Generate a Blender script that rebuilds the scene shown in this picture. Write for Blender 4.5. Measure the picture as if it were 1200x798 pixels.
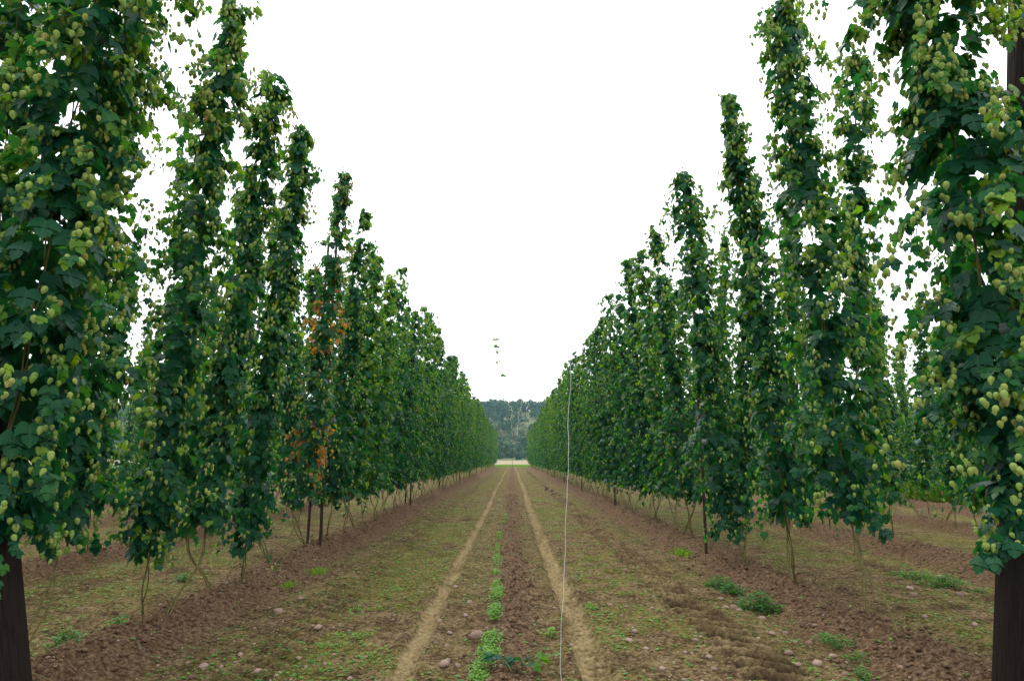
import bpy, math, random
import numpy as np
from mathutils import Matrix, Vector

for o in list(bpy.data.objects):
    bpy.data.objects.remove(o)
SC = bpy.context.scene
COL = SC.collection

# ------------------------------------------------------------------ camera
CAM_H = 1.6
PITCH = math.atan(138 / 800)
cd = bpy.data.cameras.new("camera")
cd.sensor_width = 36.0
cd.lens = 24.0
cd.clip_start = 0.05
cd.clip_end = 6000.0
cam = bpy.data.objects.new("camera", cd)
COL.objects.link(cam)
cam.location = (0.005, 0, CAM_H)
cam.rotation_euler = (math.pi / 2 + PITCH, 0, 0)
SC.camera = cam

# ------------------------------------------------------------------ overcast sky
SUN_EL, SUN_AZ = math.radians(52), math.radians(-25)      # azimuth measured from +Y towards +X
w = bpy.data.worlds.new("World")
SC.world = w
w.use_nodes = True
nt = w.node_tree
nt.nodes.clear()
sky = nt.nodes.new("ShaderNodeTexSky")
sky.sky_type = 'NISHITA'
sky.sun_disc = False
sky.sun_elevation = SUN_EL
sky.sun_rotation = SUN_AZ
bg1 = nt.nodes.new("ShaderNodeBackground")
bg1.inputs[1].default_value = 0.12
nt.links.new(sky.outputs[0], bg1.inputs[0])
bg2 = nt.nodes.new("ShaderNodeBackground")                # the closed cloud cover
bg2.inputs[0].default_value = (0.97, 0.99, 1.0, 1)
bg2.inputs[1].default_value = 1.9
mx = nt.nodes.new("ShaderNodeMixShader")
mx.inputs[0].default_value = 0.88
nt.links.new(bg1.outputs[0], mx.inputs[1])
nt.links.new(bg2.outputs[0], mx.inputs[2])
wo = nt.nodes.new("ShaderNodeOutputWorld")
nt.links.new(mx.outputs[0], wo.inputs[0])

sd = bpy.data.lights.new("sun", 'SUN')
sd.energy = 1.5
sd.angle = math.radians(12)
sd.color = (1.0, 0.95, 0.86)
sun = bpy.data.objects.new("sun", sd)
COL.objects.link(sun)
sun.location = (-20, 30, 60)
sv = Vector((math.sin(SUN_AZ) * math.cos(SUN_EL), math.cos(SUN_AZ) * math.cos(SUN_EL), math.sin(SUN_EL)))
sun.rotation_euler = sv.to_track_quat('Z', 'Y').to_euler()

SC.view_settings.view_transform = 'Standard'
SC.view_settings.look = 'None'
SC.view_settings.exposure = 0.40
SC.view_settings.gamma = 1.0
SC.view_settings.use_curve_mapping = False
SC.render.engine = 'CYCLES'
SC.cycles.use_denoising = True
SC.cycles.max_bounces = 7
SC.cycles.diffuse_bounces = 4
SC.cycles.transmission_bounces = 5
SC.cycles.volume_bounces = 1
SC.cycles.caustics_reflective = False
SC.cycles.caustics_refractive = False

rng = np.random.default_rng(11)
R = random.Random(5)
PI = math.pi


# ------------------------------------------------------------------ helpers
def tag(o, label=None, cat=None, group=None, kind=None):
    if label: o["label"] = label
    if cat: o["category"] = cat
    if group: o["group"] = group
    if kind: o["kind"] = kind
    return o


def link(name, data, parent=None):
    o = bpy.data.objects.new(name, data)
    COL.objects.link(o)
    if parent is not None:
        o.parent = parent
    return o


def empty(name, loc=(0, 0, 0), rz=0.0):
    o = link(name, None)
    o.empty_display_size = 0.2
    o.location = loc
    o.rotation_euler = (0, 0, rz)
    return o


def mesh_tris(name, V, F, mats, attrs=None, smooth=True, matidx=None):
    """V (n,3), F (m,3|4) -> mesh; attrs: dict name -> per-face (m,) or per-vertex (n,) floats"""
    V = np.asarray(V, np.float32); F = np.asarray(F, np.int32)
    me = bpy.data.meshes.new(name)
    m, k = F.shape
    me.vertices.add(len(V)); me.vertices.foreach_set("co", V.ravel())
    me.loops.add(m * k); me.loops.foreach_set("vertex_index", F.ravel())
    me.polygons.add(m)
    me.polygons.foreach_set("loop_start", np.arange(0, m * k, k, dtype=np.int32))
    me.polygons.foreach_set("loop_total", np.full(m, k, np.int32))
    me.polygons.foreach_set("use_smooth", np.full(m, smooth, bool))
    for mt in (mats if isinstance(mats, (list, tuple)) else [mats]):
        me.materials.append(mt)
    if matidx is not None:
        me.polygons.foreach_set("material_index", np.asarray(matidx, np.int32))
    if attrs:
        for an, av in attrs.items():
            dom = 'FACE' if len(av) == m and len(av) != len(V) else 'POINT'
            a = me.attributes.new(an, 'FLOAT', dom)
            a.data.foreach_set("value", np.asarray(av, np.float32))
    me.update(calc_edges=True)
    return me


class Soup:
    """collects triangle pieces into one mesh"""
    def __init__(self): self.V = []; self.F = []; self.T = []; self.M = []; self.n = 0
    def add(self, V, F, tint=0.0, mat=0):
        V = np.asarray(V, float); F = np.asarray(F, int)
        self.V.append(V); self.F.append(F + self.n); self.n += len(V)
        self.T.append(np.full(len(F), tint) if np.isscalar(tint) else np.asarray(tint))
        self.M.append(np.full(len(F), mat))
    def batch(self, tv, tf, mats4, tints, mat=0):
        """template verts/faces placed at N 3x4 matrices"""
        A = np.asarray(mats4); N = len(A)
        if N == 0: return
        P = np.einsum('nij,vj->nvi', A[:, :, :3], tv) + A[:, None, :, 3]
        nv = len(tv)
        F = (tf[None] + (np.arange(N) * nv)[:, None, None]).reshape(-1, tf.shape[1])
        self.add(P.reshape(-1, 3), F, np.repeat(np.asarray(tints, float), len(tf)), mat)
    def mesh(self, name, mats, smooth=True):
        return mesh_tris(name, np.concatenate(self.V), np.concatenate(self.F), mats,
                         {"tint": np.concatenate(self.T)}, smooth, np.concatenate(self.M))


def tube(path, rad, seg=6, cap=True):
    """tapered tube along a polyline -> V, tri F"""
    P = np.asarray(path, float); n = len(P)
    rad = np.full(n, rad) if np.isscalar(rad) else np.asarray(rad, float)
    T = np.gradient(P, axis=0); T /= np.linalg.norm(T, axis=1)[:, None] + 1e-9
    up = np.array([0, 0, 1.0]) if abs(T[0, 2]) < 0.9 else np.array([1.0, 0, 0])
    V = []
    for i in range(n):
        a = np.cross(T[i], up); a /= np.linalg.norm(a) + 1e-9
        b = np.cross(T[i], a)
        up = np.cross(a, T[i])
        for k in range(seg):
            th = 2 * PI * k / seg
            V.append(P[i] + rad[i] * (math.cos(th) * a + math.sin(th) * b))
    F = []
    for i in range(n - 1):
        for k in range(seg):
            q = (i * seg + k, i * seg + (k + 1) % seg, (i + 1) * seg + (k + 1) % seg, (i + 1) * seg + k)
            F += [(q[0], q[1], q[2]), (q[0], q[2], q[3])]
    if cap:
        for i0, P0 in ((0, P[0]), ((n - 1) * seg, P[-1])):
            V.append(P0); c = len(V) - 1
            F += [(c, i0 + k, i0 + (k + 1) % seg) for k in range(seg)]
    return np.array(V), np.array(F)


def spline(pts, n):
    """Catmull-Rom through the points"""
    P = np.asarray(pts, float)
    P = np.vstack([2 * P[0] - P[1], P, 2 * P[-1] - P[-2]])
    out = []
    m = len(P) - 3
    for i in range(n):
        t = i / (n - 1) * m; k = min(int(t), m - 1); u = t - k
        a, b, c, d = P[k:k + 4]
        out.append(0.5 * ((2 * b) + (c - a) * u + (2 * a - 5 * b + 4 * c - d) * u * u + (3 * b - a - 3 * c + d) * u ** 3))
    return np.array(out)


def vnoise(x, y, seed=0):
    """2-D value noise in -1..1"""
    x = np.asarray(x, float); y = np.asarray(y, float)
    xi = np.floor(x).astype(np.int64); yi = np.floor(y).astype(np.int64)
    fx = x - xi; fy = y - yi
    fx = fx * fx * (3 - 2 * fx); fy = fy * fy * (3 - 2 * fy)
    def hsh(a, b):
        h = (a * 374761393 + b * 668265263 + seed * 974711) & 0xffffffff
        h = ((h ^ (h >> 13)) * 1274126177) & 0xffffffff
        return ((h ^ (h >> 16)) & 0xffff) / 32767.5 - 1
    return ((hsh(xi, yi) * (1 - fx) + hsh(xi + 1, yi) * fx) * (1 - fy)
            + (hsh(xi, yi + 1) * (1 - fx) + hsh(xi + 1, yi + 1) * fx) * fy)


# ------------------------------------------------------------------ materials
def mat(name):
    m = bpy.data.materials.new(name)
    m.use_nodes = True
    n = m.node_tree.nodes
    n.clear()
    return m, n, m.node_tree.links


def ramp(n, stops):
    r = n.new("ShaderNodeValToRGB")
    e = r.color_ramp.elements
    while len(e) < len(stops): e.new(0.5)
    for el, (p, c) in zip(e, stops):
        el.position = p; el.color = (*c, 1)
    return r


def foliage_mat(name, stops, trans=0.3, rough=0.5, noise_scale=60.0):
    m, n, l = mat(name)
    at = n.new("ShaderNodeAttribute"); at.attribute_name = "tint"
    ao = n.new("ShaderNodeAttribute"); ao.attribute_name = "tint"; ao.attribute_type = 'OBJECT'
    ad = n.new("ShaderNodeMath"); ad.operation = 'ADD'
    l.new(at.outputs["Fac"], ad.inputs[0]); l.new(ao.outputs["Fac"], ad.inputs[1])
    tc = n.new("ShaderNodeTexCoord")
    nz = n.new("ShaderNodeTexNoise"); nz.inputs["Scale"].default_value = noise_scale
    l.new(tc.outputs["Object"], nz.inputs["Vector"])
    mm = n.new("ShaderNodeMath"); mm.operation = 'MULTIPLY_ADD'
    mm.inputs[1].default_value = 0.16
    sb = n.new("ShaderNodeMath"); sb.operation = 'SUBTRACT'; sb.inputs[1].default_value = 0.5
    l.new(nz.outputs["Fac"], sb.inputs[0]); l.new(sb.outputs[0], mm.inputs[0]); l.new(ad.outputs[0], mm.inputs[2])
    rp = ramp(n, stops)
    sh = n.new("ShaderNodeAttribute"); sh.attribute_name = "shade"; sh.attribute_type = 'OBJECT'   # how yellow the whole plant runs
    def mth(op, a, b):
        x = n.new("ShaderNodeMath"); x.operation = op
        for i, v in ((0, a), (1, b)):
            if isinstance(v, (int, float)): x.inputs[i].default_value = v
            else: l.new(v, x.inputs[i])
        return x.outputs[0]
    alive = mth('LESS_THAN', ad.outputs[0], 0.9)                       # dead brown pieces keep their colour
    live = mth('MINIMUM', mth('ADD', mm.outputs[0], sh.outputs["Fac"]), 0.84)
    l.new(mth('ADD', mth('MULTIPLY', alive, live), mth('MULTIPLY', mth('SUBTRACT', 1.0, alive), ad.outputs[0])), rp.inputs[0])
    p = n.new("ShaderNodeBsdfPrincipled")
    p.inputs["Roughness"].default_value = rough
    p.inputs["Specular IOR Level"].default_value = 0.16
    l.new(rp.outputs[0], p.inputs["Base Color"])
    t = n.new("ShaderNodeBsdfTranslucent")
    hs = n.new("ShaderNodeMix"); hs.data_type = 'RGBA'; hs.blend_type = 'MULTIPLY'
    hs.inputs[0].default_value = 1.0
    hs.inputs[7].default_value = (2.6, 2.3, 0.6, 1)
    l.new(rp.outputs[0], hs.inputs[6]); l.new(hs.outputs[2], t.inputs["Color"])
    ms = n.new("ShaderNodeMixShader"); ms.inputs[0].default_value = trans
    l.new(p.outputs[0], ms.inputs[1]); l.new(t.outputs[0], ms.inputs[2])
    o = n.new("ShaderNodeOutputMaterial")
    l.new(ms.outputs[0], o.inputs[0])
    return m


M_LEAF = foliage_mat("hop_leaf", [(0.0, (0.005, 0.052, 0.033)), (0.32, (0.010, 0.084, 0.036)),  # dark stops lean teal: sky reflection put into the leaf colour
                                  (0.58, (0.040, 0.135, 0.022)), (0.80, (0.125, 0.235, 0.016)),
                                  (0.90, (0.13, 0.18, 0.03)), (0.97, (0.33, 0.155, 0.065))], 0.40, 0.38)
M_LEAF_VEINED = M_LEAF.copy(); M_LEAF_VEINED.name = "hop_leaf_veined"
M_CONE = foliage_mat("hop_cone", [(0.0, (0.165, 0.27, 0.055)), (0.5, (0.30, 0.395, 0.115)),
                                  (0.8, (0.33, 0.35, 0.11)), (0.95, (0.30, 0.20, 0.09))], 0.25, 0.6, 140)
M_WEED = foliage_mat("weed_leaf", [(0.0, (0.035, 0.11, 0.035)), (0.5, (0.075, 0.20, 0.03)),
                                   (1.0, (0.14, 0.27, 0.04))], 0.3, 0.5)
M_GRASS = foliage_mat("grass_blade", [(0.0, (0.06, 0.16, 0.018)), (0.5, (0.10, 0.23, 0.026)),
                                      (1.0, (0.22, 0.34, 0.06))], 0.35, 0.5)
M_WOOD = foliage_mat("distant_foliage", [(0.0, (0.014, 0.045, 0.022)), (0.5, (0.026, 0.070, 0.024)),
                                         (0.85, (0.07, 0.11, 0.04)), (1.0, (0.13, 0.12, 0.06))], 0.05, 0.8, 0.5)


def add_veins(m):
    n, l = m.node_tree.nodes, m.node_tree.links
    p = next(q for q in n if q.type == 'BSDF_PRINCIPLED')
    tc = n.new("ShaderNodeTexCoord"); sp = n.new("ShaderNodeSeparateXYZ"); l.new(tc.outputs["Object"], sp.inputs[0])
    def mth(op, a, b=0.0, c=None):
        x = n.new("ShaderNodeMath"); x.operation = op
        for i, v in enumerate((a, b, c)):
            if v is None: continue
            if isinstance(v, (int, float)): x.inputs[i].default_value = v
            else: l.new(v, x.inputs[i])
        return x.outputs[0]
    ax = mth('ABSOLUTE', sp.outputs[0])
    rib = mth('SMOOTH_MIN', mth('MULTIPLY', ax, 14.0), 1.0, 0.2)
    fr = mth('ABSOLUTE', mth('SUBTRACT', mth('FRACT', mth('MULTIPLY', mth('SUBTRACT', sp.outputs[1], mth('MULTIPLY', ax, 0.85)), 5.5)), 0.5))
    side = mth('SMOOTH_MIN', mth('MULTIPLY', fr, 5.0), 1.0, 0.2)
    hgt = mth('MULTIPLY', rib, side)
    b = n.new("ShaderNodeBump"); b.inputs["Strength"].default_value = 0.35; b.inputs["Distance"].default_value = 0.010
    l.new(hgt, b.inputs["Height"]); l.new(b.outputs[0], p.inputs["Normal"])
    src = p.inputs["Base Color"].links[0].from_socket
    mx_ = n.new("ShaderNodeMix"); mx_.data_type = 'RGBA'; l.new(mth('MULTIPLY', mth('SUBTRACT', 1.0, hgt), 0.14), mx_.inputs[0])
    l.new(src, mx_.inputs[6]); mx_.inputs[7].default_value = (0.12, 0.19, 0.07, 1); l.new(mx_.outputs[2], p.inputs["Base Color"])


def simple_mat(name, c1, c2, scale=20.0, rough=0.8, bump=0.0, stretch=(1, 1, 1), detail=6.0):
    m, n, l = mat(name)
    tc = n.new("ShaderNodeTexCoord")
    mp = n.new("ShaderNodeMapping"); mp.inputs["Scale"].default_value = stretch
    l.new(tc.outputs["Object"], mp.inputs[0])
    nz = n.new("ShaderNodeTexNoise"); nz.inputs["Scale"].default_value = scale; nz.inputs["Detail"].default_value = detail
    l.new(mp.outputs[0], nz.inputs["Vector"])
    oi = n.new("ShaderNodeObjectInfo")
    ad = n.new("ShaderNodeMath"); ad.operation = 'MULTIPLY_ADD'; ad.inputs[1].default_value = 0.3; ad.inputs[2].default_value = -0.15
    l.new(oi.outputs["Random"], ad.inputs[0])
    a2 = n.new("ShaderNodeMath"); l.new(nz.outputs["Fac"], a2.inputs[0]); l.new(ad.outputs[0], a2.inputs[1])
    rp = ramp(n, [(0.3, c1), (0.7, c2)])
    l.new(a2.outputs[0], rp.inputs[0])
    p = n.new("ShaderNodeBsdfPrincipled"); p.inputs["Roughness"].default_value = rough
    p.inputs["Specular IOR Level"].default_value = 0.08
    l.new(rp.outputs[0], p.inputs["Base Color"])
    if bump:
        b = n.new("ShaderNodeBump"); b.inputs["Strength"].default_value = bump; b.inputs["Distance"].default_value = 0.02
        l.new(nz.outputs["Fac"], b.inputs["Height"]); l.new(b.outputs[0], p.inputs["Normal"])
    o = n.new("ShaderNodeOutputMaterial"); l.new(p.outputs[0], o.inputs[0])
    return m


add_veins(M_LEAF_VEINED)
M_POLE = simple_mat("shaded_weathered_pole", (0.004, 0.003, 0.0025), (0.017, 0.012, 0.010), 14, 0.85, 0.8, (6, 6, 0.35), 8)  # near-black tones: the shade over the thick poles is put into the colour
M_THIN = simple_mat("rusty_dark_post", (0.016, 0.011, 0.009), (0.055, 0.032, 0.024), 10, 0.8, 0.3, (4, 4, 0.6))
M_BINE = simple_mat("bine_stem", (0.085, 0.080, 0.026), (0.20, 0.165, 0.07), 25, 0.75, 0.3, (2, 2, 0.5))
M_STRING = simple_mat("pale_string", (0.36, 0.37, 0.34), (0.56, 0.57, 0.53), 60, 0.9, 0.2)
M_WIRE = simple_mat("galvanised_wire", (0.30, 0.31, 0.32), (0.42, 0.43, 0.44), 5, 0.5)
M_STONE = simple_mat("red_sandstone_pebble", (0.17, 0.11, 0.082), (0.38, 0.275, 0.22), 16, 0.85, 0.5)
M_CRUMB = simple_mat("lane_crumb", (0.07, 0.048, 0.026), (0.20, 0.145, 0.085), 3, 0.95, 0.5)
M_CLOD = simple_mat("soil_clod", (0.085, 0.052, 0.031), (0.205, 0.135, 0.086), 18, 0.95, 0.7)

# ------------------------------------------------------------------ ground: one sheet, shaped near, flat to the horizon
ROWS = [-13.8, -10.3, -6.85, -3.35, 0.0, 3.35, 6.85, 10.3, 13.8]
FIELD_END = 131.0


def sm(a, b, x):
    t = np.clip((x - a) / (b - a), 0, 1)
    return t * t * (3 - 2 * t)


def rutx_left(y): return -0.80 - 0.03 * np.sin(y * 0.21) - 0.02 * sm(8, 20, y)
def rutx_right(y): return 0.61 + 0.03 * np.sin(y * 0.17 + 1)


def ground_fields(x, y):
    x = np.asarray(x, float); y = np.asarray(y, float)
    inside = (1 - sm(15.4, 16.6, np.abs(x))) * (1 - sm(FIELD_END - 1, FIELD_END + 3, y))
    near = 1 - sm(25, 60, y)
    h = 0.030 * vnoise(x * 0.9, y * 0.5, 1) + 0.016 * vnoise(x * 2.7, y * 2.3, 2)
    fine = 0.013 * vnoise(x * 8, y * 8, 3) + 0.014 * np.abs(vnoise(x * 15, y * 15, 4)) + 0.008 * vnoise(x * 32, y * 32, 14)
    h = h + fine * (0.3 + 0.7 * near)
    bare = np.zeros_like(h); rut = np.zeros_like(h)
    rough = vnoise(x * 11, y * 9, 5) * 0.5 + vnoise(x * 24, y * 22, 6) * 0.5
    for rx in ROWS:
        c = rx + 0.07 * vnoise(y * 0.45, rx * 3.1 + 7 + 0 * y, 8) + 0.03 * vnoise(y * 1.9, rx + 0 * y, 9)
        d = x - c
        if rx == 0.0:
            g = np.exp(-(d / 0.17) ** 2) * (0.55 + 0.45 * vnoise(y * 0.8, 0 * y + 3, 10))
            h = h + 0.11 * g + 0.085 * g * rough
            bare = np.maximum(bare, np.exp(-(d / 0.26) ** 2))
        else:
            g = np.exp(-(np.abs(d) / 0.33) ** 2.6) * (0.85 + 0.25 * vnoise(y * 0.9, rx + 0 * y, 11))
            h = h + 0.17 * g + 0.09 * g * rough
            h = h - 0.05 * np.exp(-((np.abs(d) - 0.62) / 0.2) ** 2)
            bare = np.maximum(bare, np.exp(-(d / (0.62 + 0.1 * vnoise(y * 1.1, x * 1.3, 12))) ** 4))
    dark = np.zeros_like(h)
    # wheel ruts of the tractor, pale and pressed flat, with lug prints
    for c, wd, lug in ((rutx_left(y), 0.088, 0.6), (rutx_right(y), 0.118, 1.0)):
        d = x - c
        m = 1 - sm(wd * 0.85, wd * 1.15, np.abs(d) + 0.025 * vnoise(y * 3, x * 5, 13) + 0.015 * vnoise(y * 11, x * 14, 17))
        lp = np.clip(np.sin((y - np.abs(d) * 0.8) * 2 * PI / 0.17) * 3, -1, 1)
        h = h * (1 - 0.88 * m) - 0.045 * m + 0.018 * lp * m * lug * (0.4 + 0.6 * near)
        worn = np.clip(0.5 + 0.9 * vnoise(x * 4, y * 1.1, 18), 0, 1)
        dark = np.maximum(dark, 0.6 * m * lug * (0.5 - 0.5 * lp) * worn)
        h = h + 0.022 * np.exp(-((np.abs(d) - wd * 1.45) / 0.05) ** 2)
        rut = np.maximum(rut, m * np.clip(0.72 + 0.4 * vnoise(x * 9, y * 1.6, 15) + 0.25 * vnoise(x * 21, y * 15, 19), 0, 1))
    # an older herring-bone lug track beside the ridges
    for c, s in ((1.95 + 0.03 * np.sin(y * 0.3), 1.15), (-2.02 + 0.03 * np.sin(y * 0.25), 0.35), (5.6 + 0 * y, 0.7), (-5.4 + 0 * y, 0.4)):
        d = x - c
        m = 1 - sm(0.17, 0.25, np.abs(d))
        lp = np.clip(np.sin((y + d * 0.75) * 2 * PI / 0.28) * 2.0, -1, 1)
        fade = s * (0.75 + 0.35 * vnoise(y * 0.35, c * 0 + 4.2, 16))
        h = h + m * fade * (-0.03 + 0.055 * lp)
        dark = np.maximum(dark, np.clip(1.35 * m * fade * (0.62 - 0.45 * lp + 0.4 * vnoise(x * 5, y * 3, 20)), 0, 1))
        rut = np.maximum(rut, 0.40 * m * fade * (0.5 + 0.5 * lp))
    green = sm(-0.25, 0.45, vnoise(x * 1.2, y * 0.7, 21) * 0.6 + vnoise(x * 4.3, y * 3.7, 22) * 0.55 + 0.22)
    lane = np.maximum(np.exp(-((x + 1.5) / 0.65) ** 4), np.exp(-((x - 1.25) / 0.6) ** 4))
    lane = np.maximum(lane, sm(4.0, 4.3, np.abs(x)) * 0.75)
    green = green * (0.42 + 0.58 * lane) * (1 - 0.9 * bare) * (1 - 0.9 * rut) * (1 - 0.5 * dark)
    h = h * inside
    return h, bare * inside, rut * inside, green, dark * inside, inside


def gh(x, y):
    return float(ground_fields(np.array([x]), np.array([y]))[0][0])


def steps(a, b, f):
    out = [a]
    while out[-1] < b: out.append(out[-1] + f(out[-1]))
    return out


xp = steps(0.0, 16.8, lambda v: 0.034 if v < 4.0 else 0.11)
xp += [18, 21, 26, 34, 50, 80, 140, 260, 500, 1000, 2000, 3500]
xs = np.array([-v for v in xp[:0:-1]] + xp)
ys = np.array([-3000, -1200, -400, -120, -40, -16, -8, -5] + steps(-3.0, 4.1, lambda v: 0.16) +
              steps(4.2, 140, lambda v: max(0.03, 0.0072 * v)) + [146, 155, 170, 190, 220, 260, 320, 420, 600, 900, 1400, 2200, 3500])
gx, gy = np.meshgrid(xs, ys)
H, A_b, A_r, A_g, A_d, A_i = ground_fields(gx, gy)
nx, ny = len(xs), len(ys)
V = np.stack([gx, gy, H], -1).reshape(-1, 3)
ii = np.arange(ny - 1)[:, None] * nx + np.arange(nx - 1)[None]
F = np.stack([ii, ii + 1, ii + nx + 1, ii + nx], -1).reshape(-1, 4)


def ground_mat():
    m, n, l = mat("hop_garden_soil")
    tc = n.new("ShaderNodeTexCoord")
    def att(a):
        x = n.new("ShaderNodeAttribute"); x.attribute_name = a; return x.outputs["Fac"]
    def noise(s, d=6.0, r=0.6):
        x = n.new("ShaderNodeTexNoise"); x.inputs["Scale"].default_value = s
        x.inputs["Detail"].default_value = d; x.inputs["Roughness"].default_value = r
        l.new(tc.outputs["Object"], x.inputs["Vector"]); return x.outputs["Fac"]
    def mix(f, a, b):
        x = n.new("ShaderNodeMix"); x.data_type = 'RGBA'
        if isinstance(f, float): x.inputs[0].default_value = f
        else: l.new(f, x.inputs[0])
        for i, v in ((6, a), (7, b)):
            if isinstance(v, tuple): x.inputs[i].default_value = (*v, 1)
            else: l.new(v, x.inputs[i])
        return x.outputs[2]
    def maths(op, a, b, clamp=False):
        x = n.new("ShaderNodeMath"); x.operation = op; x.use_clamp = clamp
        for i, v in ((0, a), (1, b)):
            if isinstance(v, (int, float)): x.inputs[i].default_value = v
            else: l.new(v, x.inputs[i])
        return x.outputs[0]
    n1 = noise(3.0); n2 = noise(24.0, 8, 0.72); n3 = noise(90.0, 4)
    base = ramp(n, [(0.38, (0.036, 0.022, 0.012)), (0.48, (0.098, 0.067, 0.031)), (0.57, (0.158, 0.112, 0.056)), (0.70, (0.26, 0.19, 0.11))])
    l.new(maths('ADD', maths('ADD', n2, maths('MULTIPLY', maths('SUBTRACT', n3, 0.5), 0.35)), maths('MULTIPLY', maths('SUBTRACT', n1, 0.5), 0.55)), base.inputs[0])
    red = ramp(n, [(0.38, (0.038, 0.021, 0.012)), (0.52, (0.118, 0.072, 0.043)), (0.68, (0.23, 0.155, 0.10))])
    l.new(n2, red.inputs[0])
    c = mix(maths('MULTIPLY', att("bare"), maths('ADD', 0.65, n1), True), base.outputs[0], red.outputs[0])
    # algae and seedlings that stain the trodden soil olive
    grn = ramp(n, [(0.38, (0.052, 0.060, 0.010)), (0.62, (0.175, 0.178, 0.032))])
    l.new(n2, grn.inputs[0])
    gfac = maths('MULTIPLY', att("green"), maths('MULTIPLY', maths('SUBTRACT', noise(13.0, 7, 0.7), 0.30), 3.0, True), True)
    c = mix(maths('MULTIPLY', gfac, 0.85), c, grn.outputs[0])
    tan = ramp(n, [(0.36, (0.12, 0.086, 0.041)), (0.46, (0.21, 0.158, 0.078)), (0.62, (0.30, 0.232, 0.120))])
    l.new(n2, tan.inputs[0])
    c = mix(maths('MULTIPLY', att("rut"), 0.9), c, tan.outputs[0])
    c = mix(maths('MULTIPLY', att("dark"), 0.9, True), c, (0.032, 0.019, 0.011))
    # beyond the hop garden: grass headland, then a pale stubble field
    sep = n.new("ShaderNodeSeparateXYZ"); l.new(tc.outputs["Object"], sep.inputs[0])
    grass = ramp(n, [(0.3, (0.04, 0.075, 0.016)), (0.7, (0.075, 0.12, 0.028))]); l.new(noise(1.3), grass.inputs[0])
    stub = ramp(n, [(0.3, (0.22, 0.18, 0.11)), (0.7, (0.30, 0.25, 0.16))]); l.new(noise(0.15), stub.inputs[0])
    far = mix(maths('GREATER_THAN', sep.outputs[1], 186.0), grass.outputs[0], stub.outputs[0])
    c = mix(att("inside"), far, c)
    p = n.new("ShaderNodeBsdfPrincipled"); p.inputs["Roughness"].default_value = 0.95
    p.inputs["Specular IOR Level"].default_value = 0.05
    l.new(c, p.inputs["Base Color"])
    b = n.new("ShaderNodeBump"); b.inputs["Strength"].default_value = 0.9; b.inputs["Distance"].default_value = 0.025
    l.new(maths('ADD', maths('MULTIPLY', noise(55.0, 8, 0.7), 0.7), maths('MULTIPLY', n3, 0.4)), b.inputs["Height"])
    l.new(maths('SUBTRACT', 1.0, maths('MULTIPLY', att("rut"), 0.65)), b.inputs["Strength"])
    l.new(b.outputs[0], p.inputs["Normal"])
    o = n.new("ShaderNodeOutputMaterial"); l.new(p.outputs[0], o.inputs[0])
    return m


me = mesh_tris("ground", V, F, ground_mat(), {"bare": A_b.ravel(), "rut": A_r.ravel(), "green": A_g.ravel(),
                                             "dark": A_d.ravel(), "inside": A_i.ravel()})
tag(link("ground", me), "furrowed red soil with wheel ruts and ridges running between the hop rows", "ground", kind="structure")

# ------------------------------------------------------------------ leaf and cone templates
def leaf_template(hero=False):
    """three-lobed toothed hop leaf, base at origin, tip along +Y, face +Z, unit length"""
    half = [(0.0, 0.06), (0.20, -0.07), (0.40, 0.04), (0.47, 0.25), (0.53, 0.60), (0.31, 0.48), (0.21, 0.46), (0.30, 0.68), (0.16, 0.86), (0.0, 1.0)]
    if hero:
        half = [(0.0, 0.07), (0.10, -0.05), (0.22, -0.10), (0.35, -0.02), (0.40, 0.07), (0.49, 0.16), (0.47, 0.26), (0.56, 0.38), (0.53, 0.47), (0.58, 0.66),
                (0.43, 0.58), (0.35, 0.50), (0.22, 0.46), (0.27, 0.58), (0.33, 0.66), (0.27, 0.74), (0.24, 0.84), (0.14, 0.89), (0.10, 0.95), (0.0, 1.04)]
    spine = [(0, 0.06), (0, 0.28), (0, 0.50), (0, 0.78), (0, 1.0)] if hero else [(0, 0.06), (0, 0.42), (0, 1.0)]
    spine = spine[1:-1]
    V = []; F = []
    def z(x, y):
        ridge = 0.10 * abs(x) ** 1.0                                  # folded along the midrib
        side = 0.05 * math.cos(6.0 * (abs(x) - 0.9 * y)) if hero else 0.0
        return ridge * 1.6 + side * min(1, abs(x) * 4) - 0.22 * y * y - 0.30 * x * x
    for (x, y) in spine: V.append((0, y, z(0, y)))
    ns = len(spine)
    for sgn in (1, -1):
        b = len(V)
        for (x, y) in half: V.append((sgn * x, y, z(x, y)))
        # fan each outline edge to the closest spine point, bridging when that changes
        prev = 0
        for i in range(len(half) - 1):
            ym = 0.5 * (half[i][1] + half[i + 1][1])
            xm = 0.5 * (half[i][0] + half[i + 1][0])
            k = min(range(ns), key=lambda q: abs(spine[q][1] + 0.05 - (ym - 0.25 * xm)))
            k = max(k, prev)
            for q in range(prev, k):
                F.append((b + i, q, q + 1) if sgn < 0 else (b + i, q + 1, q))
            prev = k
            F.append((b + i, k, b + i + 1) if sgn < 0 else (b + i, b + i + 1, k))
    return np.array(V, float), np.array(F, int)


LT = leaf_template(False)
LH = leaf_template(True)
FARLEAF = (np.array([(0, 0, 0), (0.5, 0.45, -0.05), (0, 1, -0.2), (-0.5, 0.45, -0.05), (0, 0.45, 0.06)], float),
           np.array([(0, 1, 4), (1, 2, 4), (2, 3, 4), (3, 0, 4)], int))


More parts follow.
